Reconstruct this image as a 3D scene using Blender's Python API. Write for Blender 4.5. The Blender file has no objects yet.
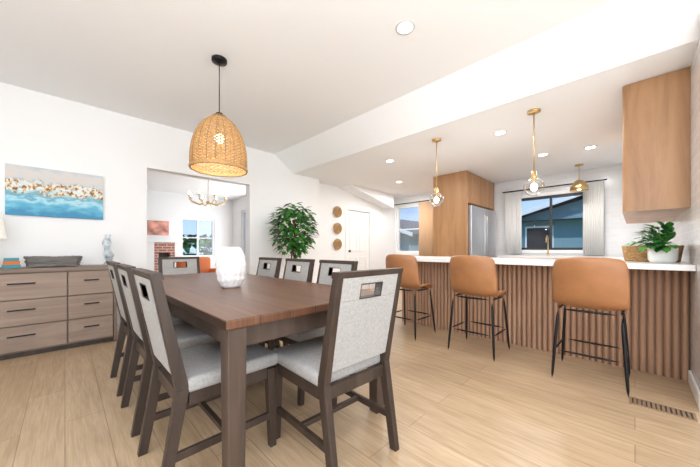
import bpy, bmesh, math, random
from mathutils import Vector, Matrix
random.seed(4)
S=bpy.context.scene
S.view_settings.view_transform='Standard'
R=math.radians
# ---------------------------------------------------------------- materials
def nt(name):
    m=bpy.data.materials.new(name); m.use_nodes=True
    n=m.node_tree.nodes; l=m.node_tree.links
    return m,n,l,n['Principled BSDF']
def mat(name,c,rough=.5,metal=0,emit=None,es=0,noise=0,scale=30,bump=0,bscale=200,spec=.5,trans=0):
    m,n,l,b=nt(name)
    b.inputs['Base Color'].default_value=(*c,1); b.inputs['Roughness'].default_value=rough
    b.inputs['Metallic'].default_value=metal; b.inputs['Specular IOR Level'].default_value=spec
    b.inputs['Transmission Weight'].default_value=trans
    if emit: b.inputs['Emission Color'].default_value=(*emit,1); b.inputs['Emission Strength'].default_value=es
    tc=n.new('ShaderNodeTexCoord')
    if noise:
        t=n.new('ShaderNodeTexNoise'); t.inputs['Scale'].default_value=scale; t.inputs['Detail'].default_value=4
        l.new(tc.outputs['Object'],t.inputs['Vector'])
        r=n.new('ShaderNodeValToRGB'); r.color_ramp.elements[0].position=.3; r.color_ramp.elements[1].position=.7
        r.color_ramp.elements[0].color=(*[max(0,x*(1-noise)) for x in c],1); r.color_ramp.elements[1].color=(*[min(1,x*(1+noise)) for x in c],1)
        l.new(t.outputs['Fac'],r.inputs['Fac']); l.new(r.outputs['Color'],b.inputs['Base Color'])
    if bump:
        t=n.new('ShaderNodeTexNoise'); t.inputs['Scale'].default_value=bscale
        l.new(tc.outputs['Object'],t.inputs['Vector'])
        bp=n.new('ShaderNodeBump'); bp.inputs['Strength'].default_value=bump; bp.inputs['Distance'].default_value=.01
        l.new(t.outputs['Fac'],bp.inputs['Height']); l.new(bp.outputs['Normal'],b.inputs['Normal'])
    return m
def wood(name,c1,c2,axis=2,rough=.45,scale=14,stretch=.08):
    m,n,l,b=nt(name)
    tc=n.new('ShaderNodeTexCoord'); mp=n.new('ShaderNodeMapping')
    s=[1,1,1]; s[axis]=stretch; mp.inputs['Scale'].default_value=s
    l.new(tc.outputs['Object'],mp.inputs['Vector'])
    t=n.new('ShaderNodeTexNoise'); t.inputs['Scale'].default_value=scale; t.inputs['Detail'].default_value=8; t.inputs['Roughness'].default_value=.65; t.inputs['Distortion'].default_value=.6
    l.new(mp.outputs['Vector'],t.inputs['Vector'])
    r=n.new('ShaderNodeValToRGB'); r.color_ramp.elements[0].position=.32; r.color_ramp.elements[1].position=.68
    r.color_ramp.elements[0].color=(*c1,1); r.color_ramp.elements[1].color=(*c2,1)
    l.new(t.outputs['Fac'],r.inputs['Fac']); l.new(r.outputs['Color'],b.inputs['Base Color'])
    b.inputs['Roughness'].default_value=rough
    return m
def brick(name,c1,c2,mortar,bw,rh,ms,order='YX',rough=.4,grain=0,off=.37,bumpy=0,gs=2.2):
    m,n,l,b=nt(name)
    g=n.new('ShaderNodeNewGeometry'); sp=n.new('ShaderNodeSeparateXYZ'); l.new(g.outputs['Position'],sp.inputs[0])
    cb=n.new('ShaderNodeCombineXYZ'); l.new(sp.outputs[order[0]],cb.inputs['X']); l.new(sp.outputs[order[1]],cb.inputs['Y'])
    br=n.new('ShaderNodeTexBrick'); l.new(cb.outputs[0],br.inputs['Vector'])
    br.offset=off
    br.inputs['Color1'].default_value=(*c1,1); br.inputs['Color2'].default_value=(*c2,1); br.inputs['Mortar'].default_value=(*mortar,1)
    br.inputs['Scale'].default_value=1; br.inputs['Brick Width'].default_value=bw; br.inputs['Row Height'].default_value=rh; br.inputs['Mortar Size'].default_value=ms
    out=br.outputs['Color']
    if grain:
        for (sx,sy,sc,gr,p0,p1) in ((.9,9,gs,grain,.3,.7),(2.5,40,2.0,grain*.8,.35,.65)):
            mp=n.new('ShaderNodeMapping'); mp.inputs['Scale'].default_value=(sx,sy,1); l.new(cb.outputs[0],mp.inputs['Vector'])
            t=n.new('ShaderNodeTexNoise'); t.inputs['Scale'].default_value=sc; t.inputs['Detail'].default_value=7; t.inputs['Distortion'].default_value=.8
            l.new(mp.outputs[0],t.inputs['Vector'])
            r=n.new('ShaderNodeValToRGB'); r.color_ramp.elements[0].position=p0; r.color_ramp.elements[1].position=p1
            r.color_ramp.elements[0].color=(1-gr,1-gr*1.15,1-gr*1.4,1); r.color_ramp.elements[1].color=(1,1,1,1)
            l.new(t.outputs['Fac'],r.inputs['Fac'])
            mx=n.new('ShaderNodeMix'); mx.data_type='RGBA'; mx.blend_type='MULTIPLY'; mx.inputs[0].default_value=1
            l.new(out,mx.inputs[6]); l.new(r.outputs['Color'],mx.inputs[7]); out=mx.outputs[2]
    l.new(out,b.inputs['Base Color']); b.inputs['Roughness'].default_value=rough
    if bumpy:
        bp=n.new('ShaderNodeBump'); bp.inputs['Strength'].default_value=bumpy; bp.inputs['Distance'].default_value=.004; bp.invert=True
        l.new(br.outputs['Fac'],bp.inputs['Height']); l.new(bp.outputs['Normal'],b.inputs['Normal'])
    return m
M={}
M['wall']=mat('wall_paint',(.88,.89,.90),.6)
M['ceil']=mat('ceiling_paint',(.91,.925,.945),.7)
M['trim']=mat('trim_white',(.89,.90,.90),.4)
M['ring']=mat('downlight_trim_ring',(.62,.62,.62),.4)
M['floor']=brick('oak_plank_floor',(.60,.445,.295),(.52,.38,.245),(.34,.235,.15),1.5,.18,.002,'YX',.36,.21)
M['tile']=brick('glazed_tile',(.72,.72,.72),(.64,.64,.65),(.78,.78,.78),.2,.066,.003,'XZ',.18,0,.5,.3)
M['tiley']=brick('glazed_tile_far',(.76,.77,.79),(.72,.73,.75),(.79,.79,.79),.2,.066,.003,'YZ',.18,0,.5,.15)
M['table']=brick('walnut_table_top',(.205,.095,.052),(.155,.07,.04),(.06,.03,.018),3.1,.149,.0025,'YX',.36,.35,.3,0,1.6)
M['dark']=wood('dark_stained_wood',(.030,.018,.012),(.058,.038,.028),2,.5,16,.1)
M['darky']=wood('dark_stained_leg',(.05,.031,.022),(.09,.06,.043),2,.5,16,.1)
M['linen']=mat('linen_upholstery',(.37,.36,.35),.95,noise=.12,scale=90,bump=.3,bscale=300,spec=.1)
M['linenw']=mat('linen_back',(.40,.393,.383),.95,noise=.12,scale=90,bump=.3,bscale=300,spec=.1)
M['leather']=mat('tan_leather',(.35,.155,.062),.42,noise=.10,scale=8,bump=.15,bscale=120)
M['black']=mat('black_metal',(.012,.012,.014),.4,.6)
M['gold']=mat('brushed_brass',(.70,.50,.25),.3,1)
M['oak']=wood('oak_cabinet',(.31,.155,.068),(.48,.265,.125),2,.4,7,.12)
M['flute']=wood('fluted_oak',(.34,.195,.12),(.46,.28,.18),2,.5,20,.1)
M['flute_shade']=wood('fluted_oak_groove_shade',(.16,.085,.05),(.22,.12,.07),2,.6,20,.1)  # darker copy of the flute wood, groove shade put into the colour
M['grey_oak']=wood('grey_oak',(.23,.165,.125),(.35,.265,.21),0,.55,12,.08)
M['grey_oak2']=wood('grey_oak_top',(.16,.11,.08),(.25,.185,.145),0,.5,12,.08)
M['quartz']=mat('white_quartz',(.86,.86,.86),.2,noise=.03,scale=3)
M['steel']=mat('stainless_steel',(.62,.63,.65),.3,.9)
M['ratt']=mat('rattan',(.46,.27,.11),.6,noise=.3,scale=60)
M['ratt2']=mat('dark_wicker',(.30,.17,.07),.7,noise=.3,scale=80)
M['ceramic']=mat('white_ceramic',(.80,.80,.80),.5,bump=.6,bscale=26)
M['pot']=mat('white_pot',(.82,.82,.80),.4)
M['leaf']=mat('leaf_green',(.06,.26,.035),.4,noise=.5,scale=9)
M['leaf2']=mat('leaf_dark',(.025,.13,.03),.35,noise=.5,scale=12)
M['bark']=mat('bark',(.12,.07,.04),.9)
M['soil']=mat('soil',(.03,.02,.015),1)
M['bulb']=mat('lit_bulb',(1,.9,.7),.5,emit=(1,.80,.5),es=8)
M['can']=mat('downlight_lens',(1,1,1),.5,emit=(1,.98,.94),es=8)
M['grass']=mat('grass',(.10,.20,.05),1,noise=.4,scale=6)
M['siding']=mat('blue_siding',(.22,.35,.40),.8)
M['roof']=mat('shingle_roof',(.10,.10,.11),.9,noise=.3,scale=20)
M['winblk']=mat('window_frame_dark',(.03,.03,.035),.4)
M['curt']=mat('white_linen_curtain',(.86,.86,.85),.9)
M['tan']=mat('tan_curtain',(.56,.38,.24),.9)
M['brick']=brick('fireplace_brick',(.42,.16,.11),(.34,.12,.09),(.6,.55,.5),.2,.07,.008,'XZ',.8,0,.5)
M['orange']=mat('orange_velvet',(.62,.17,.05),.8)
M['greyfab']=mat('grey_fabric',(.35,.36,.38),.9)
M['vent']=mat('vent_brown',(.30,.20,.12),.6)
M['darkglass']=mat('dark_glass',(.03,.03,.035),.1)
M['coral']=mat('grey_wicker',(.20,.19,.18),.9)
M['bluecer']=mat('blue_marbled_ceramic',(.48,.55,.60),.3,noise=.7,scale=14)
M['teal']=mat('teal_cover',(.05,.25,.30),.6)
M['shade']=mat('lamp_shade',(.85,.82,.76),.8,emit=(1,.93,.82),es=.3)
def glassmat(name,rough,base):
    m=bpy.data.materials.new(name); m.use_nodes=True; n=m.node_tree.nodes; l=m.node_tree.links
    n.clear(); o=n.new('ShaderNodeOutputMaterial'); mx=n.new('ShaderNodeMixShader'); t=n.new('ShaderNodeBsdfTransparent'); g=n.new('ShaderNodeBsdfGlossy')
    t.inputs['Color'].default_value=(base,base,base,1)
    g.inputs['Roughness'].default_value=rough; fr=n.new('ShaderNodeLayerWeight'); fr.inputs['Blend'].default_value=.35
    l.new(fr.outputs['Facing'],mx.inputs[0]); l.new(t.outputs[0],mx.inputs[1]); l.new(g.outputs[0],mx.inputs[2]); l.new(mx.outputs[0],o.inputs[0]); return m
M['glass']=glassmat('clear_glass',.03,1)
M['globe']=glassmat('globe_glass',.08,.93)
def paintmat():
    m,n,l,b=nt('abstract_painting')
    def math_(op,a,bv,c=None):
        q=n.new('ShaderNodeMath'); q.operation=op
        for i,v in enumerate((a,bv,c)):
            if v is None: continue
            if isinstance(v,(int,float)): q.inputs[i].default_value=v
            else: l.new(v,q.inputs[i])
        return q.outputs[0]
    def noise(sx,sz,sc,det=6):
        mp=n.new('ShaderNodeMapping'); mp.inputs['Scale'].default_value=(sx,1,sz); l.new(tc.outputs['Object'],mp.inputs['Vector'])
        no=n.new('ShaderNodeTexNoise'); no.inputs['Scale'].default_value=sc; no.inputs['Detail'].default_value=det; l.new(mp.outputs[0],no.inputs['Vector']); return no.outputs['Fac']
    def ramp(f,cols):
        r=n.new('ShaderNodeValToRGB'); cr=r.color_ramp; l.new(f,r.inputs['Fac'])
        cr.elements[0].position=cols[0][0]; cr.elements[0].color=(*cols[0][1],1); cr.elements[1].position=cols[-1][0]; cr.elements[1].color=(*cols[-1][1],1)
        for p,c in cols[1:-1]:
            e=cr.elements.new(p); e.color=(*c,1)
        return r.outputs['Color']
    def mix(f,a,c):
        x=n.new('ShaderNodeMix'); x.data_type='RGBA'; l.new(f,x.inputs[0]); l.new(a,x.inputs[6]); l.new(c,x.inputs[7]); return x.outputs[2]
    tc=n.new('ShaderNodeTexCoord'); sp=n.new('ShaderNodeSeparateXYZ'); l.new(tc.outputs['Object'],sp.inputs[0])
    h=math_('MULTIPLY_ADD',sp.outputs['Z'],1.887,.44)
    h2=math_('ADD',h,math_('MULTIPLY_ADD',noise(1,1.8,9),.50,-.25))
    basec=ramp(h2,[(0,(.06,.28,.50)),(.15,(.14,.48,.66)),(.26,(.45,.72,.82)),(.34,(.12,.40,.55)),(.44,(.55,.75,.80)),(.54,(.80,.82,.80)),(.66,(.56,.65,.70)),(.78,(.70,.64,.60)),(.86,(.66,.66,.66)),(1,(.50,.57,.62))])
    band=ramp(h2,[(.34,(0,0,0)),(.42,(1,1,1)),(.60,(1,1,1)),(.70,(0,0,0))])
    dab=ramp(noise(1.3,1.3,22,5),[(.45,(0,0,0)),(.54,(1,1,1))])
    f=n.new('ShaderNodeMix'); f.data_type='RGBA'; f.blend_type='MULTIPLY'; f.inputs[0].default_value=1; l.new(band,f.inputs[6]); l.new(dab,f.inputs[7])
    gold=ramp(noise(1.5,1,34,3),[(.40,(.24,.11,.03)),(.52,(.58,.33,.08)),(.64,(.85,.82,.76))])
    l.new(mix(f.outputs[2],basec,gold),b.inputs['Base Color']); b.inputs['Roughness'].default_value=.7
    return m
M['paint']=paintmat()
M['pinkart']=mat('pink_art',(.6,.28,.22),.7,noise=.6,scale=5)
# ---------------------------------------------------------------- builder
class B:
    def __init__(s): s.v=[];s.f=[];s.m=[];s.sm=[];s.mats=[]
    def mi(s,k):
        if k not in s.mats: s.mats.append(k)
        return s.mats.index(k)
    def add(s,vs,fs,k,smooth=False):
        o=len(s.v); s.v+= [tuple(v) for v in vs]; i=s.mi(k)
        for f in fs: s.f.append([o+a for a in f]); s.m.append(i); s.sm.append(smooth)
    def hexa(s,p,k): # 4 bottom, 4 top
        s.add(p,[(3,2,1,0),(4,5,6,7),(0,1,5,4),(1,2,6,5),(2,3,7,6),(3,0,4,7)],k)
    def box(s,x0,x1,y0,y1,z0,z1,k):
        s.hexa([(x0,y0,z0),(x1,y0,z0),(x1,y1,z0),(x0,y1,z0),(x0,y0,z1),(x1,y0,z1),(x1,y1,z1),(x0,y1,z1)],k)
    def rbox(s,x0,x1,y0,y1,z0,z1,r,k,seg=3,smooth=True):
        bm=bmesh.new(); bmesh.ops.create_cube(bm,size=1)
        for v in bm.verts:
            v.co=Vector(((x0+x1)/2+v.co.x*(x1-x0),(y0+y1)/2+v.co.y*(y1-y0),(z0+z1)/2+v.co.z*(z1-z0)))
        bmesh.ops.bevel(bm,geom=bm.edges[:],offset=r,segments=seg,profile=.5,affect='EDGES')
        bm.verts.index_update(); s.add([v.co[:] for v in bm.verts],[[v.index for v in f.verts] for f in bm.faces],k,smooth); bm.free()
    def beam(s,a,b,sa,sb,k):
        p=[]
        for c,(w,d) in ((a,sa),(b,sb)):
            p+=[(c[0]-w/2,c[1]-d/2,c[2]),(c[0]+w/2,c[1]-d/2,c[2]),(c[0]+w/2,c[1]+d/2,c[2]),(c[0]-w/2,c[1]+d/2,c[2])]
        s.hexa(p,k)
    def tube(s,pts,r,k,n=8,closed=False,rs=None):
        pts=[Vector(p) for p in pts]; N=len(pts); vs=[];fs=[]
        up=None
        for i,p in enumerate(pts):
            if closed: t=(pts[(i+1)%N]-pts[i-1]).normalized()
            else: t=(pts[min(i+1,N-1)]-pts[max(i-1,0)]).normalized()
            if up is None:
                a=Vector((0,0,1)) if abs(t.z)<.9 else Vector((1,0,0))
            else: a=up
            x=t.cross(a)
            if x.length<1e-4: x=t.cross(Vector((1,0,0)))
            x.normalize(); y=x.cross(t).normalized(); up=y
            rr=rs[i] if rs else r
            for j in range(n):
                q=2*math.pi*j/n; vs.append(p+x*math.cos(q)*rr+y*math.sin(q)*rr)
        L=N if closed else N-1
        for i in range(L):
            for j in range(n):
                i2=(i+1)%N; fs.append((i*n+j,i*n+(j+1)%n,i2*n+(j+1)%n,i2*n+j))
        if not closed:
            fs.append(tuple(range(n-1,-1,-1))); fs.append(tuple((N-1)*n+j for j in range(n)))
        s.add(vs,fs,k,True)
    def cyl(s,c,r,z0,z1,k,n=24,r2=None):
        s.lathe(c,[(0,z0),(r,z0),(r2 if r2 is not None else r,z1),(0,z1)],k,n,smooth=False)
    def lathe(s,c,prof,k,n=32,smooth=True,sy=1):
        vs=[];fs=[];idx=[]
        for r,z in prof:
            if r<1e-6: idx.append([len(vs)]); vs.append((c[0],c[1],z))
            else:
                idx.append(list(range(len(vs),len(vs)+n)))
                for j in range(n):
                    q=2*math.pi*j/n; vs.append((c[0]+r*math.cos(q),c[1]+r*sy*math.sin(q),z))
        for a,b in zip(idx,idx[1:]):
            for j in range(n):
                j2=(j+1)%n
                if len(a)==1 and len(b)==1: continue
                if len(a)==1: fs.append((a[0],b[j2],b[j]))
                elif len(b)==1: fs.append((a[j],a[j2],b[0]))
                else: fs.append((a[j],a[j2],b[j2],b[j]))
        s.add(vs,fs,k,smooth)
    def sphere(s,c,r,k,n=20,sz=1):
        s.lathe(c,[(r*math.sin(math.pi*i/12) if 0<i<12 else 0,c[2]-r*sz*math.cos(math.pi*i/12)) for i in range(13)],k,n)
    def obj(s,name,loc=(0,0,0),rz=0,bevel=0,solid=0,sub=0):
        me=bpy.data.meshes.new(name); me.from_pydata(s.v,[],s.f)
        for k in s.mats: me.materials.append(M[k])
        me.polygons.foreach_set('material_index',s.m); me.polygons.foreach_set('use_smooth',s.sm); me.update()
        bm=bmesh.new(); bm.from_mesh(me); bmesh.ops.recalc_face_normals(bm,faces=bm.faces[:]); bm.to_mesh(me); bm.free()
        o=bpy.data.objects.new(name,me); S.collection.objects.link(o); o.location=loc; o.rotation_euler[2]=rz
        if bevel:
            d=o.modifiers.new('bev','BEVEL'); d.width=bevel; d.segments=2; d.limit_method='ANGLE'; d.angle_limit=R(50)
        return o
def copy(o,loc,rz):
    c=bpy.data.objects.new(o.name.split('.')[0],o.data); S.collection.objects.link(c); c.location=loc; c.rotation_euler[2]=rz
    for md in o.modifiers:
        n=c.modifiers.new(md.name,md.type)
        if md.type=='BEVEL': n.width=md.width;n.segments=md.segments;n.limit_method='ANGLE';n.angle_limit=md.angle_limit
    return c
# ---------------------------------------------------------------- shell
CZ=2.78; KZ=2.5
b=B(); b.box(-2.9,6.95,-3.1,9.3,-.12,0,'floor'); b.obj('floor')
b=B(); b.box(-2.75,2.7,-2.95,4.8,CZ,CZ+.15,'ceil'); b.obj('ceiling')
b=B(); b.hexa([(3.1,-2.95,KZ),(6.85,-2.95,KZ),(6.85,5.05,KZ),(3.1,5.05,KZ),(2.7,-2.95,CZ),(6.85,-2.95,CZ),(6.85,5.05,CZ),(2.7,5.05,CZ)],'ceil')
b.box(2.7,6.85,-2.95,5.05,CZ+.001,CZ+.15,'ceil'); b.obj('ceiling_kitchen')
b=B(); b.box(-1.35,3.9,4.8,9.15,2.6,2.75,'ceil'); b.obj('ceiling_living_room')
def wall(name,axis,c0,c1,a0,a1,z0,z1,holes,k='wall'):
    b=B()
    def bx(p0,p1,q0,q1):
        if p1-p0<1e-4 or q1-q0<1e-4: return
        if axis=='x': b.box(p0,p1,c0,c1,q0,q1,k)
        else: b.box(c0,c1,p0,p1,q0,q1,k)
    cur=a0
    for h0,h1,g0,g1 in sorted(holes):
        bx(cur,h0,z0,z1); bx(h0,h1,z0,g0); bx(h0,h1,g1,z1); cur=h1
    bx(cur,a1,z0,z1); return b.obj(name)
D0,D1=4.80,5.62
wall('wall_dining','x',4.65,4.8,-2.75,3.75,0,CZ,[(.78,2.23,0,2.15)])
wall('wall_hall','x',4.9,5.05,3.75,6.7,0,CZ,[(D0,D1,0,2.0)])
wall('wall_hall_return','y',3.60,3.75,4.8,5.05,0,CZ,[])
W1=(4.03,4.82,.95,2.25); W2=(.57,1.77,1.03,2.10)
wall('wall_far_hall','y',6.7,6.85,2.88,5.05,0,KZ,[W1])
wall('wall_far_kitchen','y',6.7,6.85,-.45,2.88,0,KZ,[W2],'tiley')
wall('wall_kitchen_right','x',-.45,-.31,2.9,6.7,0,KZ+.12,[],'tile')
wall('wall_left','y',-2.75,-2.6,-2.8,4.65,0,CZ,[(-1.8,1.2,.7,2.3)])
wall('wall_back','x',-2.95,-2.8,-2.75,4.0,0,CZ,[(-1.8,1.8,.1,2.3)])
wall('wall_back_right','y',4.0,4.15,-2.95,-.45,0,KZ,[])
WL=(2.3,3.2,.82,1.93)
wall('wall_living_far','x',9.0,9.15,-1.35,3.9,0,2.6,[WL])
wall('wall_living_left','y',-1.35,-1.2,4.8,9.0,0,2.6,[])
wall('wall_living_right','y',3.75,3.9,5.05,9.0,0,2.6,[(5.9,8.4,.3,2.2)])
b=B(); b.hexa([(4.55,4.55,2.485),(6.2,4.55,2.15),(6.2,4.9,2.15),(4.55,4.9,2.485),(4.55,4.55,2.499),(6.2,4.55,2.499),(6.2,4.9,2.499),(4.55,4.9,2.499)],'ceil'); b.obj('ceiling_hall_bulkhead')
def base(name,x0,x1,y0,y1):
    b=B(); b.box(x0,x1,y0,y1,0,.1,'trim'); b.obj(name,bevel=.004)
base('baseboard_dining_left',-2.6,.78,4.635,4.65); base('baseboard_dining_right',2.23,3.75,4.635,4.65)
base('baseboard_hall',3.75,4.70,4.885,4.9); base('baseboard_left',-2.6,-2.585,-2.8,4.63)
base('baseboard_kitchen_right',2.9,3.47,-.31,-.295); base('baseboard_far_hall',6.685,6.7,3.0,4.88)
# windows
def window(name,axis,pos,a0,a1,z0,z1,k='winblk',bars=1,hbar=0,depth=.08,t=.045):
    b=B(); e=.002; a0+=e;a1-=e;z0+=e;z1-=e
    def bx(p0,p1,q0,q1,d0,d1,kk):
        if axis=='x': b.box(p0,p1,pos+d0,pos+d1,q0,q1,kk)
        else: b.box(pos+d0,pos+d1,p0,p1,q0,q1,kk)
    h=depth/2
    bx(a0,a0+t,z0,z1,-h,h,k); bx(a1-t,a1,z0,z1,-h,h,k); bx(a0+t,a1-t,z0,z0+t,-h,h,k); bx(a0+t,a1-t,z1-t,z1,-h,h,k)
    for i in range(bars):
        c=a0+(a1-a0)*(i+1)/(bars+1); bx(c-t*.4,c+t*.4,z0+t,z1-t,-h*.7,h*.7,k)
    for i in range(hbar):
        c=z0+(z1-z0)*(i+1)/(hbar+1); bx(a0+t,a1-t,c-t*.3,c+t*.3,-h*.6,h*.6,k)
    bx(a0+t,a1-t,z0+t,z1-t,-.003,.003,'glass')
    b.obj(name)
window('window_1','y',6.77,*W2); window('window_2','y',6.77,*W1,k='trim',bars=0,hbar=1); window('window_3','x',9.07,*WL,k='trim',bars=1,hbar=1)
window('window_4','x',-2.87,-1.8,1.8,.1,2.3,k='trim',bars=2); window('window_5','y',-2.67,-1.8,1.2,.7,2.3,k='trim',bars=1)  # unseen windows, added behind the view to bring in light
window('window_6','y',3.82,5.9,8.4,.3,2.2,k='trim',bars=1)
b=B()
for (a0,a1,z0,z1) in (W2,W1):
    for q in ((a0-.06,a0,z0-.06,z1+.06),(a1,a1+.06,z0-.06,z1+.06),(a0,a1,z0-.06,z0),(a0,a1,z1,z1+.06)):
        b.box(6.68,6.699,*q,'trim')
b.obj('trim_windows')
# door
b=B(); d0,d1=D0+.004,D1-.004
b.box(d0,d1,4.925,4.965,0.004,1.994,'trim')
for x0,x1 in ((d0+.1,d0+.36),(d0+.45,d0+.71)):
    for z0,z1 in ((.2,.85),(1.0,1.85)):
        for q in ((x0,x0+.02,z0,z1),(x1-.02,x1,z0,z1),(x0+.02,x1-.02,z0,z0+.02),(x0+.02,x1-.02,z1-.02,z1)): b.box(q[0],q[1],4.914,4.926,q[2],q[3],'trim')
b.sphere((d0+.06,4.87,1.0),.03,'winblk'); b.box(d0+.055,d0+.065,4.88,4.926,.995,1.005,'winblk')
b.obj('door_1',bevel=.003)
b=B(); b.box(D0-.07,D0,4.882,4.899,0,2.07,'trim'); b.box(D1,D1+.07,4.882,4.899,0,2.07,'trim'); b.box(D0,D1,4.882,4.899,2.0,2.07,'trim'); b.obj('trim_door',bevel=.003)
# floor vent
b=B(); b.box(2.71,2.83,-.27,.03,0,.006,'vent')
for i in range(13): b.box(2.725,2.815,-.257+i*.022,-.249+i*.022,.004,.008,'winblk')
b.obj('floor_vent')
# ---------------------------------------------------------------- dining table
b=B(); tx0,tx1,ty0,ty1=-.52,.52,-1.25,1.25
b.box(tx0,tx1,ty0,ty1,.725,.765,'table')
for sx in (-1,1):
    for sy in (-1,1):
        b.beam((sx*.468,sy*1.2,0),(sx*.468,sy*1.2,.725),(.07,.07),(.082,.082),'darky')
    b.box(sx*.465-.0125,sx*.465+.0125,-1.15,1.15,.63,.725,'darky')
for sy in (-1,1): b.box(-.42,.42,sy*1.195-.0125,sy*1.195+.0125,.63,.725,'darky')
TX,TY=.968,2.39
b.obj('dining_table',(TX,TY,0),0,bevel=.006)
# ---------------------------------------------------------------- dining chair
def chair():
    b=B(); w=.205
    yb=lambda z:-.215-(z-.45)*.2
    for sx in (-1,1):
        b.beam((sx*w,-.29,0),(sx*w,-.215,.45),(.034,.04),(.038,.05),'dark')
        b.beam((sx*w,-.215,.45),(sx*w,yb(.95),.95),(.038,.05),(.032,.035),'dark')
        b.beam((sx*w,.215,0),(sx*w,.20,.42),(.034,.034),(.044,.044),'dark')
        b.box(sx*w-.012,sx*w+.012,-.19,.18,.37,.43,'dark')
        b.hexa([(sx*w-.01,-.255,.15),(sx*w+.01,-.255,.15),(sx*w+.01,.20,.15),(sx*w-.01,.20,.15),(sx*w-.01,-.25,.185),(sx*w+.01,-.25,.185),(sx*w+.01,.20,.185),(sx*w-.01,.20,.185)],'dark')
    b.box(-w+.02,w-.02,.188,.212,.37,.43,'dark'); b.box(-w+.02,w-.02,-.228,-.2,.37,.43,'dark')
    b.box(-w+.01,w-.01,-.03,-.005,.155,.18,'dark')
    b.rbox(-w-.022,w+.022,-.205,.25,.425,.492,.022,'linen')
    def sl(x0,x1,z0,z1,t0,t1,k):
        b.hexa([(x0,yb(z0)+t0,z0),(x1,yb(z0)+t0,z0),(x1,yb(z0)+t1,z0),(x0,yb(z0)+t1,z0),(x0,yb(z1)+t0,z1),(x1,yb(z1)+t0,z1),(x1,yb(z1)+t1,z1),(x0,yb(z1)+t1,z1)],k)
    xi=w-.018
    sl(-xi,xi,.50,.82,-.018,.024,'linenw')
    sl(-xi,-.07,.82,.925,-.018,.024,'linenw'); sl(.07,xi,.82,.925,-.018,.024,'linenw')
    sl(-.07,.07,.892,.925,-.018,.024,'linenw')
    sl(-.07,.07,.82,.825,-.020,.026,'dark'); sl(-.07,.07,.887,.892,-.020,.026,'dark')
    sl(-.075,-.07,.82,.892,-.020,.026,'dark'); sl(.07,.075,.82,.892,-.020,.026,'dark')
    sl(-xi-.034,xi+.034,.925,.952,-.02,.026,'dark')
    return b
c0=chair().obj('dining_chair',(1.03,1.19,0),R(-2),bevel=.005)
for v in (1.58,2.20,2.82): copy(c0,(.57,v,0),R(-90))
for v in (1.80,2.36,2.94): copy(c0,(1.34,v,0),R(90))
copy(c0,(1.0,3.67,0),R(180))
# ---------------------------------------------------------------- bar stool
def stool(loc,rz):
    b=B()
    P=[(.225,.575),(.20,.612),(.10,.622),(-.04,.612),(-.13,.615),(-.185,.655),(-.215,.74),(-.235,.83),(-.250,.92),(-.258,.995)]
    W=[.18,.205,.222,.228,.228,.226,.226,.226,.222,.20]
    n=12
    def pt(i,t,off):
        y,z=P[i]; w=W[i]; bk=max(0,min(1,(i-3)/3))
        x=t*w
        zz=z+(1-bk)*.035*abs(t)**3*(1 if i>1 else .2)
        yy=y+bk*.075*abs(t)**2.2
        if i==len(P)-1: zz-=.02*abs(t)**3
        a=P[max(i-1,0)]; c=P[min(i+1,len(P)-1)]
        d=Vector((a[0]-c[0],a[1]-c[1])).normalized(); nrm=Vector((-d.y,d.x))
        return (x,yy+nrm.x*off,zz+nrm.y*off)
    vs=[];fs=[]
    m=n+1; N=len(P)
    for off in (0,-.032):
        for i in range(N):
            for j in range(m): vs.append(pt(i,-1+2*j/n,off))
    o=N*m
    for i in range(N-1):
        for j in range(n):
            a=i*m+j; fs.append((a,a+1,a+m+1,a+m)); fs.append((o+a,o+a+m,o+a+m+1,o+a+1))
    for i in range(N-1):
        a=i*m; fs.append((a,a+m,o+a+m,o+a)); a=i*m+n; fs.append((a,o+a,o+a+m,a+m))
    for j in range(n):
        fs.append((j,o+j,o+j+1,j+1)); a=(N-1)*m+j; fs.append((a,a+1,o+a+1,o+a))
    b.add(vs,fs,'leather',True)
    Z0=.575
    def at(sx,sy,z):
        k=(Z0-z)/Z0; return (sx*(.185+.035*k),sy*(.165+.06*k)-.015*(1-k),z)
    for sx in (-1,1):
        for sy in (-1,1): b.tube([at(sx,sy,Z0),at(sx,sy,Z0/2),at(sx,sy,.006)],.0125,'black')
    for z,r in ((.25,.010),(Z0,.011)):
        for (a,c) in (((-1,-1),(1,-1)),((1,-1),(1,1)),((1,1),(-1,1)),((-1,1),(-1,-1))):
            b.tube([at(*a,z),at(*c,z)],r,'black')
    ob=b.obj('bar_stool',loc,rz)
    s=ob.modifiers.new('sub','SUBSURF'); s.levels=1; s.render_levels=1
    return ob
for v in (.25,1.12,1.94): stool((2.97,v,0),R(-90))
# ---------------------------------------------------------------- breakfast bar
b=B(); BY0,BY1=-.293,2.42
b.box(3.50,4.02,BY0-.015,BY1,.0,.89,'flute_shade')
y=BY0+.01
while y<BY1-.02:
    pts=[(3.502-.024*math.sin(math.pi*i/6)**.8,y-.0185*math.cos(math.pi*i/6)) for i in range(7)]
    vs=[(p[0],p[1],.0) for p in pts]+[(p[0],p[1],.885) for p in pts]
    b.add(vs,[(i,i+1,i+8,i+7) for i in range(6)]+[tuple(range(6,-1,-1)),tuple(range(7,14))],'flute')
    y+=.047
b.box(3.20,4.08,BY0-.0155,BY1+.06,.89,.935,'quartz')
b.obj('breakfast_bar',bevel=.003)
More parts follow.
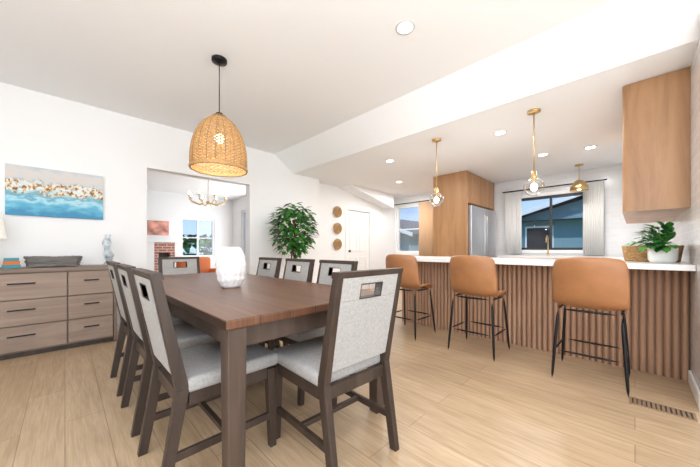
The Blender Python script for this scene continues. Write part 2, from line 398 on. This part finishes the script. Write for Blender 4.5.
# ---------------------------------------------------------------- kitchen
b=B()
pts=[(3.5,-.309)]+[(3.53-.03*math.cos(R(90)*i/6),.05+.03*math.sin(R(90)*i/6)) for i in range(7)]+[(5.2,.08),(5.2,-.309)]
n=len(pts); vs=[(p[0],p[1],1.38) for p in pts]+[(p[0],p[1],KZ-.005) for p in pts]
b.add(vs,[(i,(i+1)%n,n+(i+1)%n,n+i) for i in range(n)]+[tuple(range(n-1,-1,-1)),tuple(range(n,2*n))],'oak')
for x in (4.0,4.45,4.9): b.box(x-.002,x+.002,.078,.084,1.40,KZ-.02,'dark')
b.obj('upper_cabinet')
b=B(); b.box(4.2,6.06,-.295,.33,.1,.885,'oak'); b.box(4.2,6.06,-.29,.27,0,.1,'dark'); b.box(4.12,6.055,-.30,.36,.885,.925,'quartz')
for x in (4.8,5.4): b.box(x-.003,x+.003,.328,.334,.12,.86,'dark')
b.obj('base_cabinet_side')
b=B(); b.box(6.09,6.68,-.295,1.9,.1,.885,'oak'); b.box(6.12,6.68,-.29,1.9,0,.1,'dark'); b.box(6.06,6.68,-.30,1.93,.885,.925,'quartz')
for yy in (.2,.75,1.3): b.box(6.084,6.092,yy-.003,yy+.003,.12,.86,'dark')
b.obj('base_cabinet_sink')
b=B(); b.cyl((6.5,1.17),.025,.926,.96,'gold'); b.tube([(6.5,1.17,.95),(6.5,1.17,1.22)]+[(6.5-.08+.08*math.cos(R(a)),1.17,1.22+.08*math.sin(R(a))) for a in range(20,181,20)]+[(6.34,1.17,1.17)],.011,'gold'); b.obj('kitchen_faucet')
b=B(); b.box(5.22,5.27,2.18,2.86,0,KZ-.005,'oak'); b.box(6.60,6.65,2.18,2.86,0,KZ-.005,'oak')
b.box(5.27,6.60,2.20,2.86,1.90,KZ-.005,'oak'); b.box(5.275,5.93,2.18,2.20,1.91,KZ-.02,'oak'); b.box(5.94,6.595,2.18,2.20,1.91,KZ-.02,'oak'); b.box(5.27,6.60,2.84,2.86,0,1.90,'oak')
b.obj('pantry_cabinet',bevel=.003)
b=B(); b.box(5.29,6.58,2.20,2.83,.02,1.87,'steel')
b.box(5.30,5.93,2.13,2.20,.70,1.86,'steel'); b.box(5.94,6.57,2.13,2.20,.70,1.86,'steel'); b.box(5.30,6.57,2.13,2.20,.06,.69,'steel')
for x in (5.89,5.98): b.tube([(x,2.13,.85),(x,2.09,.86),(x,2.09,1.7),(x,2.13,1.71)],.01,'steel')
b.tube([(5.45,2.13,.62),(5.45,2.09,.62),(6.36,2.09,.62),(6.36,2.13,.62)],.01,'steel')
b.obj('refrigerator',bevel=.006)
def curtain(name,u,v0,v1,z0,z1,k):
    b=B(); n=48; vs=[];fs=[]
    for i in range(n+1):
        v=v0+(v1-v0)*i/n; d=.022*math.sin(i*1.3)
        for z in (z0,(z0+z1)/2,z1): vs.append((u+d,v,z))
    for i in range(n):
        for j in range(2): a=i*3+j; fs.append((a,a+3,a+4,a+1))
    b.add(vs,fs,k,True); o=b.obj(name); s=o.modifiers.new('s','SOLIDIFY'); s.thickness=.004; return o
curtain('kitchen_curtain',6.60,1.64,1.94,.94,2.234,'curt'); curtain('kitchen_curtain',6.60,.38,.66,.94,2.234,'curt')
curtain('tan_curtain',6.60,3.62,4.02,.03,2.284,'tan')
b=B(); b.tube([(6.60,.34,2.25),(6.60,2.0,2.25)],.012,'black'); b.tube([(6.60,.5,2.25),(6.699,.5,2.25)],.008,'black'); b.tube([(6.60,1.85,2.25),(6.699,1.85,2.25)],.008,'black'); b.obj('curtain_rod')
b=B(); b.tube([(6.60,3.5,2.30),(6.60,4.85,2.30)],.012,'black'); b.tube([(6.60,3.8,2.3),(6.699,3.8,2.3)],.008,'black'); b.tube([(6.60,4.78,2.3),(6.699,4.78,2.3)],.008,'black'); b.obj('curtain_rod')
# pendants
def lamp(name,loc,e,c=(1,.95,.88),r=.03):
    L=bpy.data.lights.new(name,'POINT'); L.energy=e; L.color=c; L.shadow_soft_size=r
    o=bpy.data.objects.new(name,L); S.collection.objects.link(o); o.location=loc
def globe(loc,ztop,zg,name='globe_pendant_light'):
    b=B(); x,y=loc
    b.lathe((x,y),[(0,ztop),(.06,ztop),(.06,ztop-.02),(.02,ztop-.03),(0,ztop-.03)],'gold')
    b.tube([(x,y,ztop-.02),(x,y,zg+.15)],.006,'gold')
    b.lathe((x,y),[(0,zg+.17),(.02,zg+.165),(.028,zg+.11),(.032,zg+.085),(0,zg+.085)],'gold')
    b.sphere((x,y,zg),.095,'globe',28); b.sphere((x,y,zg+.0),.032,'bulb',16,1.3); b.lathe((x,y),[(0,zg+.09),(.014,zg+.09),(.014,zg+.03),(0,zg+.03)],'gold')
    b.obj(name); lamp('globe_bulb_lamp',(x,y,zg-.065),5,(1,.96,.91),.02)
globe((3.48,.75),KZ,1.70); globe((3.48,1.86),KZ,1.70)
b=B(); x,y=6.25,.68
b.lathe((x,y),[(0,KZ),(.06,KZ),(.06,KZ-.02),(0,KZ-.03)],'gold'); b.tube([(x,y,KZ-.02),(x,y,2.22)],.006,'gold')
b.lathe((x,y),[(.02,2.24),(.06,2.22),(.12,2.14),(.13,2.06),(.125,2.06),(.115,2.13),(.055,2.21),(0,2.22)],'gold'); b.sphere((x,y,2.09),.03,'bulb'); b.obj('brass_dome_pendant')
# rattan pendant
b=B(); x,y=.995,2.68
b.lathe((x,y),[(0,CZ),(.065,CZ),(.065,CZ-.025),(.02,CZ-.035),(0,CZ-.035)],'black'); b.tube([(x,y,CZ-.03),(x,y,2.20)],.004,'black',6)
b.lathe((x,y),[(0,2.29),(.03,2.285),(.035,2.25),(0,2.24)],'black')
prof=[]; RR=.232
for i in range(36):
    t=i/35; z=2.258-.475*t
    r=RR*(1-(1-min(1,t/.85))**2.1)**.55
    prof.append((max(.05,r),z))
for i,(r,z) in enumerate(prof):
    b.tube([(x+r*math.cos(a*math.pi/30),y+r*math.sin(a*math.pi/30),z+(.003 if (a+i)%2 else -.003)) for a in range(60)],.0055,'ratt',5,True)
for a in range(40):
    q=a*math.pi/20; b.tube([(x+(r+.004)*math.cos(q),y+(r+.004)*math.sin(q),z) for r,z in prof[::2]],.004,'ratt2' if a%2 else 'ratt',4)
for zz in (1.775,1.785): b.tube([(x+(RR+.004)*math.cos(a*math.pi/24),y+(RR+.004)*math.sin(a*math.pi/24),zz) for a in range(48)],.010,'ratt',6,True)
b.sphere((x,y,2.06),.04,'bulb',16,1.2); b.tube([(x,y,2.10),(x,y,2.25)],.018,'black')
b.obj('rattan_pendant_light')
def can(x,y,z,pw=25):
    b=B(); b.lathe((x,y),[(.058,z-.004),(.072,z-.006),(.076,z)],'ring',24); b.lathe((x,y),[(0,z-.003),(.058,z-.003)],'can',24); b.obj('recessed_downlight')
    L=bpy.data.lights.new('downlight','AREA'); L.shape='DISK'; L.size=.11; L.energy=pw; L.color=(1,.97,.93)
    o=bpy.data.objects.new('downlight_lamp',L); S.collection.objects.link(o); o.location=(x,y,z-.012)
can(1.88,1.27,CZ,12); can(-1.6,1.8,CZ,12)
for p in ((3.84,1.19),(3.78,2.85),(5.2,1.0),(5.1,3.6),(5.3,.45)): can(*p,KZ,15)
# ---------------------------------------------------------------- vase on table
b=B(); pr=[(0,0),(.060,0),(.072,.01),(.094,.07),(.103,.14),(.101,.20),(.088,.255),(.068,.288),(.058,.298),(.05,.30),(.05,.285),(.07,.25),(0,.20)]
pr2=[]
for (r0,z0),(r1,z1) in zip(pr[:9],pr[1:10]):
    for q in range(4): pr2.append((r0+(r1-r0)*q/4,z0+(z1-z0)*q/4))
pr2+=pr[9:]
b.lathe((0,0),pr2,'ceramic',72)
for i,v in enumerate(b.v):
    x,y,z=v; r=math.hypot(x,y)
    if .01<z<.29 and r>.06:
        th=math.atan2(y,x); k=1+.06*math.cos(th*7+z*55)*math.cos(th*7-z*55); b.v[i]=(x*k,y*k,z)
b.obj('ceramic_vase',(.88,2.14,.7655))
# ---------------------------------------------------------------- sideboard
b=B(); x0,x1=-1.01,.42; yf,yk=4.17,4.63
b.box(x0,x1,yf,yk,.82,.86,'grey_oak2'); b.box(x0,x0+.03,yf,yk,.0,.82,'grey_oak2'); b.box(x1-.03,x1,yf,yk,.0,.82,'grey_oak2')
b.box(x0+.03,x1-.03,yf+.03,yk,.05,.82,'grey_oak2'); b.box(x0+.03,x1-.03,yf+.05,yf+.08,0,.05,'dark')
cols=[(-.975,-.615),(-.605,.015),(.025,.385)]
for a0,a1 in cols:
    for z0,z1 in ((.07,.305),(.315,.555),(.565,.81)):
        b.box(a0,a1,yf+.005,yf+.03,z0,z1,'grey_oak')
        c=(a0+a1)/2; h=.09 if a1-a0>.4 else .06; zc=(z0+z1)/2+.03
        b.box(c-h,c+h,yf-.022,yf-.012,zc-.006,zc+.006,'black'); b.box(c-h,c-h+.01,yf-.014,yf+.006,zc-.005,zc+.005,'black'); b.box(c+h-.01,c+h,yf-.014,yf+.006,zc-.005,zc+.005,'black')
b.obj('sideboard',bevel=.003)
b=B(); b.box(-.385,.385,-.018,.018,-.265,.265,'paint'); b.obj('abstract_painting',(-.055,4.63,1.675),bevel=.002)
b=B()
for i in range(7):
    z=.012+i*.014; k=1+.02*i
    b.tube([( .19*k*math.cos(a*math.pi/16)+random.uniform(-.006,.006),.09*k*math.sin(a*math.pi/16)+random.uniform(-.006,.006),z+random.uniform(-.005,.005)) for a in range(32)],.009,'coral',6,True)
b.box(-.17,.17,-.075,.075,.0,.012,'coral')
b.obj('woven_tray_basket',(-.08,4.40,.869))
b=B(); pr=[(0,0),(.04,0),(.045,.01),(.03,.05),(.05,.12),(.028,.20),(.045,.26),(.022,.33),(.03,.355),(.022,.36),(0,.34)]
b.lathe((0,0),pr,'bluecer',24); 
for i,v in enumerate(b.v): b.v[i]=(v[0]+.012*math.sin(v[2]*18),v[1],v[2])
b.obj('sculptural_vase',(.36,4.42,.861))
b=B(); b.box(-.06,.06,-.05,.05,0,.035,'teal'); b.box(-.055,.055,-.045,.05,.035,.07,'orange'); b.box(-.05,.05,-.04,.05,.07,.1,'teal'); b.obj('stacked_books',(-.375,4.36,.861),R(5))
b=B(); b.lathe((0,0),[(0,0),(.07,0),(.07,.015),(.02,.03),(.05,.12),(.055,.18),(.015,.26),(.012,.30),(0,.30)],'pot',28); b.lathe((0,0),[(.15,.29),(.12,.53),(.118,.53),(.148,.29)],'shade',32); b.tube([(0,0,.3),(0,0,.45)],.006,'gold'); b.tube([(-.118,0,.50),(.118,0,.50)],.003,'gold'); b.obj('table_lamp',(-.56,4.43,.861))
# ---------------------------------------------------------------- plants
def leaf(b,p,d,L,w,k,droop=.25):
    d=Vector(d).normalized(); side=d.cross(Vector((0,0,1)))
    if side.length<.05: side=Vector((1,0,0))
    side.normalize(); up=side.cross(d).normalized(); p=Vector(p)
    q=[p,p+d*L*.3+side*w*.42+up*w*.1,p+d*L*.65+side*w*.42-up*L*droop*.3,p+d*L-up*L*droop,p+d*L*.65-side*w*.42-up*L*droop*.3,p+d*L*.3-side*w*.42+up*w*.1,p+d*L*.3,p+d*L*.65-up*L*droop*.4]
    b.add(q,[(0,1,6),(0,6,5),(1,2,7,6),(6,7,4,5),(2,3,7),(7,3,4)],k,True)
b=B()
b.lathe((0,0),[(0,0),(.15,0),(.18,.15),(.19,.34),(.175,.34),(.17,.30),(0,.30)],'ratt2',32)
for i in range(16): b.tube([((.155+.035*i/15)*math.cos(a*math.pi/16),(.155+.035*i/15)*math.sin(a*math.pi/16),.015+i*.021) for a in range(32)],.008,'ratt',5,True)
b.lathe((0,0),[(0,.305),(.165,.305)],'soil',20)
for j in range(3):
    a=j*2.1; b.tube([(.03*math.cos(a),.03*math.sin(a),.3),(.05*math.cos(a+.6),.05*math.sin(a+.6),.7),(.03*math.cos(a+1.2),.03*math.sin(a+1.2),1.1),(.1*math.cos(a),.1*math.sin(a),1.5)],.014,'bark',6,rs=[.018,.015,.011,.006])
for j in range(30):
    a=random.uniform(0,6.28); z=random.uniform(.95,1.45); e=random.uniform(.12,.30)
    tip=(e*math.cos(a),e*math.sin(a),z+random.uniform(.1,.35)); b.tube([(0.02,0,z-.1),(e*.4*math.cos(a),e*.4*math.sin(a),z+.05),tip],.004,'bark',4)
for j in range(800):
    th=random.uniform(0,6.283); cz=random.uniform(-1,1); rr=random.uniform(.4,1.05)**.6
    s=math.sqrt(1-cz*cz)
    p=(.34*rr*s*math.cos(th),.34*rr*s*math.sin(th),1.38+.45*rr*cz)
    d=(math.cos(th)+random.uniform(-.6,.6),math.sin(th)+random.uniform(-.6,.6),random.uniform(-.5,.5))
    leaf(b,p,d,random.uniform(.10,.15),random.uniform(.055,.08),'leaf' if random.random()<.8 else 'leaf2')
b.obj('potted_ficus_tree',(2.74,4.09,0))
b=B(); b.lathe((0,0),[(0,0),(.07,0),(.085,.03),(.088,.12),(.08,.125),(.075,.11),(0,.10)],'pot',28)
for j in range(150):
    th=random.uniform(0,6.283); el=random.uniform(.1,1.35); L=random.uniform(.10,.22)
    d=Vector((math.cos(th)*math.cos(el),math.sin(th)*math.cos(el)*.95,math.sin(el)))
    p=Vector((0,0,.11)); q=p+d*L
    if q.y<-.065 or q.x>.09: continue
    b.tube([p,p+d*L*.5+Vector((0,0,.015)),q],.002,'leaf',4)
    leaf(b,q-d*.03,d+Vector((-.3,.25,-.5)),.085,.052,'leaf2' if random.random()<.5 else 'leaf')
b.obj('potted_trailing_plant',(3.48,-.16,.936))
def basket(name,loc,rx,ry,h):
    b=B(); b.lathe((0,0),[(0,0),(rx*.9,0),(rx*.98,h),(rx*.93,h),(rx*.86,.012),(0,.012)],'ratt2',36,sy=ry/rx)
    for i in range(int(h/.014)):
        k=.92+.1*i*.014/h; b.tube([(rx*k*math.cos(a*math.pi/18),ry*k*math.sin(a*math.pi/18),.012+i*.014+(.003 if a%2 else -.003)) for a in range(36)],.0075,'ratt',5,True)
    for i in range(14): b.tube([(rx*.3*math.cos(a)+(i//7-.5)*rx*.6,ry*.25*math.sin(a)+(i%7-3)*ry*.2,h-.01+.006*math.cos(a)) for a in (0,1.5,3,4.5)],.005,'ratt',4,True)
    b.obj(name,loc)
basket('wicker_basket',(3.82,-.105,.936),.12,.19,.14)
for z in (1.91,1.53,1.16):
    b=B()
    for r in (.02,.045,.07,.095,.12):
        b.tube([(r*math.cos(a*math.pi/14),-.012,r*math.sin(a*math.pi/14)) for a in range(28)],.011,'ratt',5,True)
    for a in range(12): b.tube([(0,-.014,0),(.125*math.cos(a*math.pi/6),-.014,.125*math.sin(a*math.pi/6))],.005,'ratt2',4)
    b.obj('woven_wall_plate',(4.46,4.874,z))
# ---------------------------------------------------------------- living room
b=B(); Y1=8.985
b.box(1.45,1.62,8.72,Y1,0,1.22,'trim'); b.box(2.08,2.25,8.72,Y1,0,1.22,'trim'); b.box(1.62,2.08,8.72,Y1,.95,1.22,'brick'); b.box(1.62,1.72,8.74,Y1,0,.95,'brick'); b.box(1.98,2.08,8.74,Y1,0,.95,'brick'); b.box(1.72,1.98,8.93,Y1,0,.95,'winblk'); b.box(1.40,2.27,8.66,Y1,1.22,1.29,'trim'); b.obj('fireplace',bevel=.004)
b=B(); b.box(1.52,2.0,8.97,8.995,1.42,1.80,'pinkart'); b.obj('framed_art')
b=B(); 
b.rbox(-.36,.36,-.34,.36,.18,.44,.05,'orange'); b.rbox(-.36,.36,-.42,-.24,.30,.88,.06,'orange'); b.rbox(-.42,-.28,-.38,.34,.20,.62,.05,'orange'); b.rbox(.28,.42,-.38,.34,.20,.62,.05,'orange')
for sx in (-.3,.3):
    for sy in (-.3,.28): b.beam((sx,sy,0),(sx,sy,.2),(.025,.025),(.04,.04),'dark')
ac=b.obj('armchair',(2.05,6.3,0),R(200)); 
b=B(); b.rbox(-.9,.9,-.38,.4,.15,.44,.06,'greyfab'); b.rbox(-.9,.9,-.45,-.25,.3,.84,.06,'greyfab'); b.rbox(-.98,-.8,-.42,.38,.15,.6,.05,'greyfab'); b.rbox(.8,.98,-.42,.38,.15,.6,.05,'greyfab')
for sx in (-.85,.85):
    for sy in (-.35,.32): b.beam((sx,sy,0),(sx,sy,.17),(.03,.03),(.04,.04),'dark')
b.obj('sofa',(-.55,7.2,0),R(-90))
b=B(); x,y,z=2.18,6.5,2.15
b.lathe((x,y),[(0,2.6),(.06,2.6),(.06,2.58),(0,2.57)],'gold'); b.tube([(x,y,2.58),(x,y,z-.1)],.008,'gold'); b.sphere((x,y,z-.1),.04,'gold')
for i in range(8):
    a=i*math.pi/4; c,s=math.cos(a),math.sin(a)
    b.tube([(x,y,z-.1),(x+.18*c,y+.18*s,z-.15),(x+.36*c,y+.36*s,z-.08),(x+.37*c,y+.37*s,z)],.010,'gold',6)
    b.lathe((x+.37*c,y+.37*s),[(0,z),(.022,z),(.028,z+.02),(.0,z+.02)],'gold',12); b.lathe((x+.37*c,y+.37*s),[(0,z+.02),(.016,z+.03),(.012,z+.09),(0,z+.11)],'bulb',10)
b.obj('brass_chandelier')
# ---------------------------------------------------------------- exterior
b=B(); b.box(-40,60,-40,60,-.35,-.14,'grass'); b.obj('ground_lawn')
def house(name,x0,x1,y0,y1,h,rh,k):
    b=B(); b.box(x0,x1,y0,y1,-.14,h,k); o=.5; ym=(y0+y1)/2
    b.add([(x0-o,y0-o,h-.1),(x1+o,y0-o,h-.1),(x1+o,y1+o,h-.1),(x0-o,y1+o,h-.1),(x0-o,ym,h+rh),(x1+o,ym,h+rh)],[(0,1,5,4),(3,4,5,2),(0,3,2,1)],'roof')
    b.add([(x0-.02,y0,h-.05),(x0-.02,y1,h-.05),(x0-.02,ym,h+rh-.2)],[(0,1,2)],k)
    b.hexa([(x0-o-.05,y0-o,h-.22),(x0-o,y0-o,h-.22),(x0-o,ym,h+rh-.1),(x0-o-.05,ym,h+rh-.1),(x0-o-.05,y0-o,h-.02),(x0-o,y0-o,h-.02),(x0-o,ym,h+rh+.08),(x0-o-.05,ym,h+rh+.08)],'trim')
    b.hexa([(x0-o-.05,y1+o,h-.22),(x0-o,y1+o,h-.22),(x0-o,ym,h+rh-.1),(x0-o-.05,ym,h+rh-.1),(x0-o-.05,y1+o,h-.02),(x0-o,y1+o,h-.02),(x0-o,ym,h+rh+.08),(x0-o-.05,ym,h+rh+.08)],'trim')
    n=int((y1-y0)/2)
    for i in range(n):
        c=y0+(i+.5)*(y1-y0)/n; b.box(x0-.06,x0,c-.5,c+.5,1.0,2.0,'trim'); b.box(x0-.07,x0-.02,c-.43,c+.43,1.07,1.93,'darkglass')
    b.obj(name)
house('neighbor_house',14,22,-3,4.0,2.3,1.1,'siding'); house('neighbor_house',13,20,8.5,15.5,1.9,1.3,'siding')
b=B(); 
for i in range(260):
    c=(random.uniform(1.2,5.0),random.uniform(13,14),random.uniform(-.1,1.6))
    for q in range(4): leaf(b,c,(random.uniform(-1,1),-1,random.uniform(-1,1)),random.uniform(.25,.45),.2,'leaf' if random.random()<.6 else 'leaf2')
b.tube([(3,13.5,-.14),(3,13.5,1.2)],.12,'bark')
b.obj('garden_hedge')
# ---------------------------------------------------------------- lights
w=bpy.data.worlds.new('World'); S.world=w; w.use_nodes=True; n=w.node_tree.nodes; l=w.node_tree.links
bg=n['Background']; tc=n.new('ShaderNodeTexCoord'); sp=n.new('ShaderNodeSeparateXYZ'); l.new(tc.outputs['Generated'],sp.inputs[0])
r=n.new('ShaderNodeValToRGB'); r.color_ramp.elements[0].position=.0; r.color_ramp.elements[0].color=(.55,.75,1,1); r.color_ramp.elements[1].position=.4; r.color_ramp.elements[1].color=(.16,.38,.85,1)
l.new(sp.outputs['Z'],r.inputs['Fac']); l.new(r.outputs['Color'],bg.inputs['Color']); bg.inputs['Strength'].default_value=1.2
def area(name,loc,rot,sx,sy,e,c=(1,1,1)):
    L=bpy.data.lights.new(name,'AREA'); L.shape='RECTANGLE'; L.size=sx; L.size_y=sy; L.energy=e; L.color=c
    o=bpy.data.objects.new(name,L); S.collection.objects.link(o); o.location=loc; o.rotation_euler=rot; return o
area('back_window_fill',(0,-2.75,1.25),(R(103),0,0),3.4,2.1,112,(.96,.98,1))  # added fill panel behind the camera, standing in for daylight
area('left_window_fill',(-2.55,-.3,1.5),(R(98),0,R(-90)),2.9,1.5,62,(.96,.98,1))  # added side fill out of view, in place of window daylight
area('living_room_fill',(3.7,7.15,1.3),(R(90),0,R(90)),2.3,1.8,66,(.98,.99,1))  # fill added out of view to brighten the living room
area('bounce_fill',(-.4,-.9,1.6),(R(160),0,R(-45)),1.2,1.2,105,(.96,.98,1))  # unseen uplight added behind the camera to brighten the ceiling
area('hall_fill_light',(5.9,3.9,2.44),(0,0,0),.6,.6,18,(1,.98,.95))  # hidden fill without a fixture, added to brighten kitchen and hall
L=bpy.data.lights.new('sun','SUN'); L.energy=3; L.angle=R(1); o=bpy.data.objects.new('sun',L); S.collection.objects.link(o); o.rotation_euler=(R(35),R(-35),0)
lamp('rattan_bulb_lamp',(.995,2.68,1.93),8,(1,.87,.68),.05)
# ---------------------------------------------------------------- camera
c=bpy.data.cameras.new('camera'); c.sensor_width=36; c.lens=285/700*36; c.shift_y=15.5/700; c.clip_start=.02
o=bpy.data.objects.new('camera',c); S.collection.objects.link(o); o.location=(0,0,1.05); o.rotation_euler=(R(90),0,R(-45)); S.camera=o
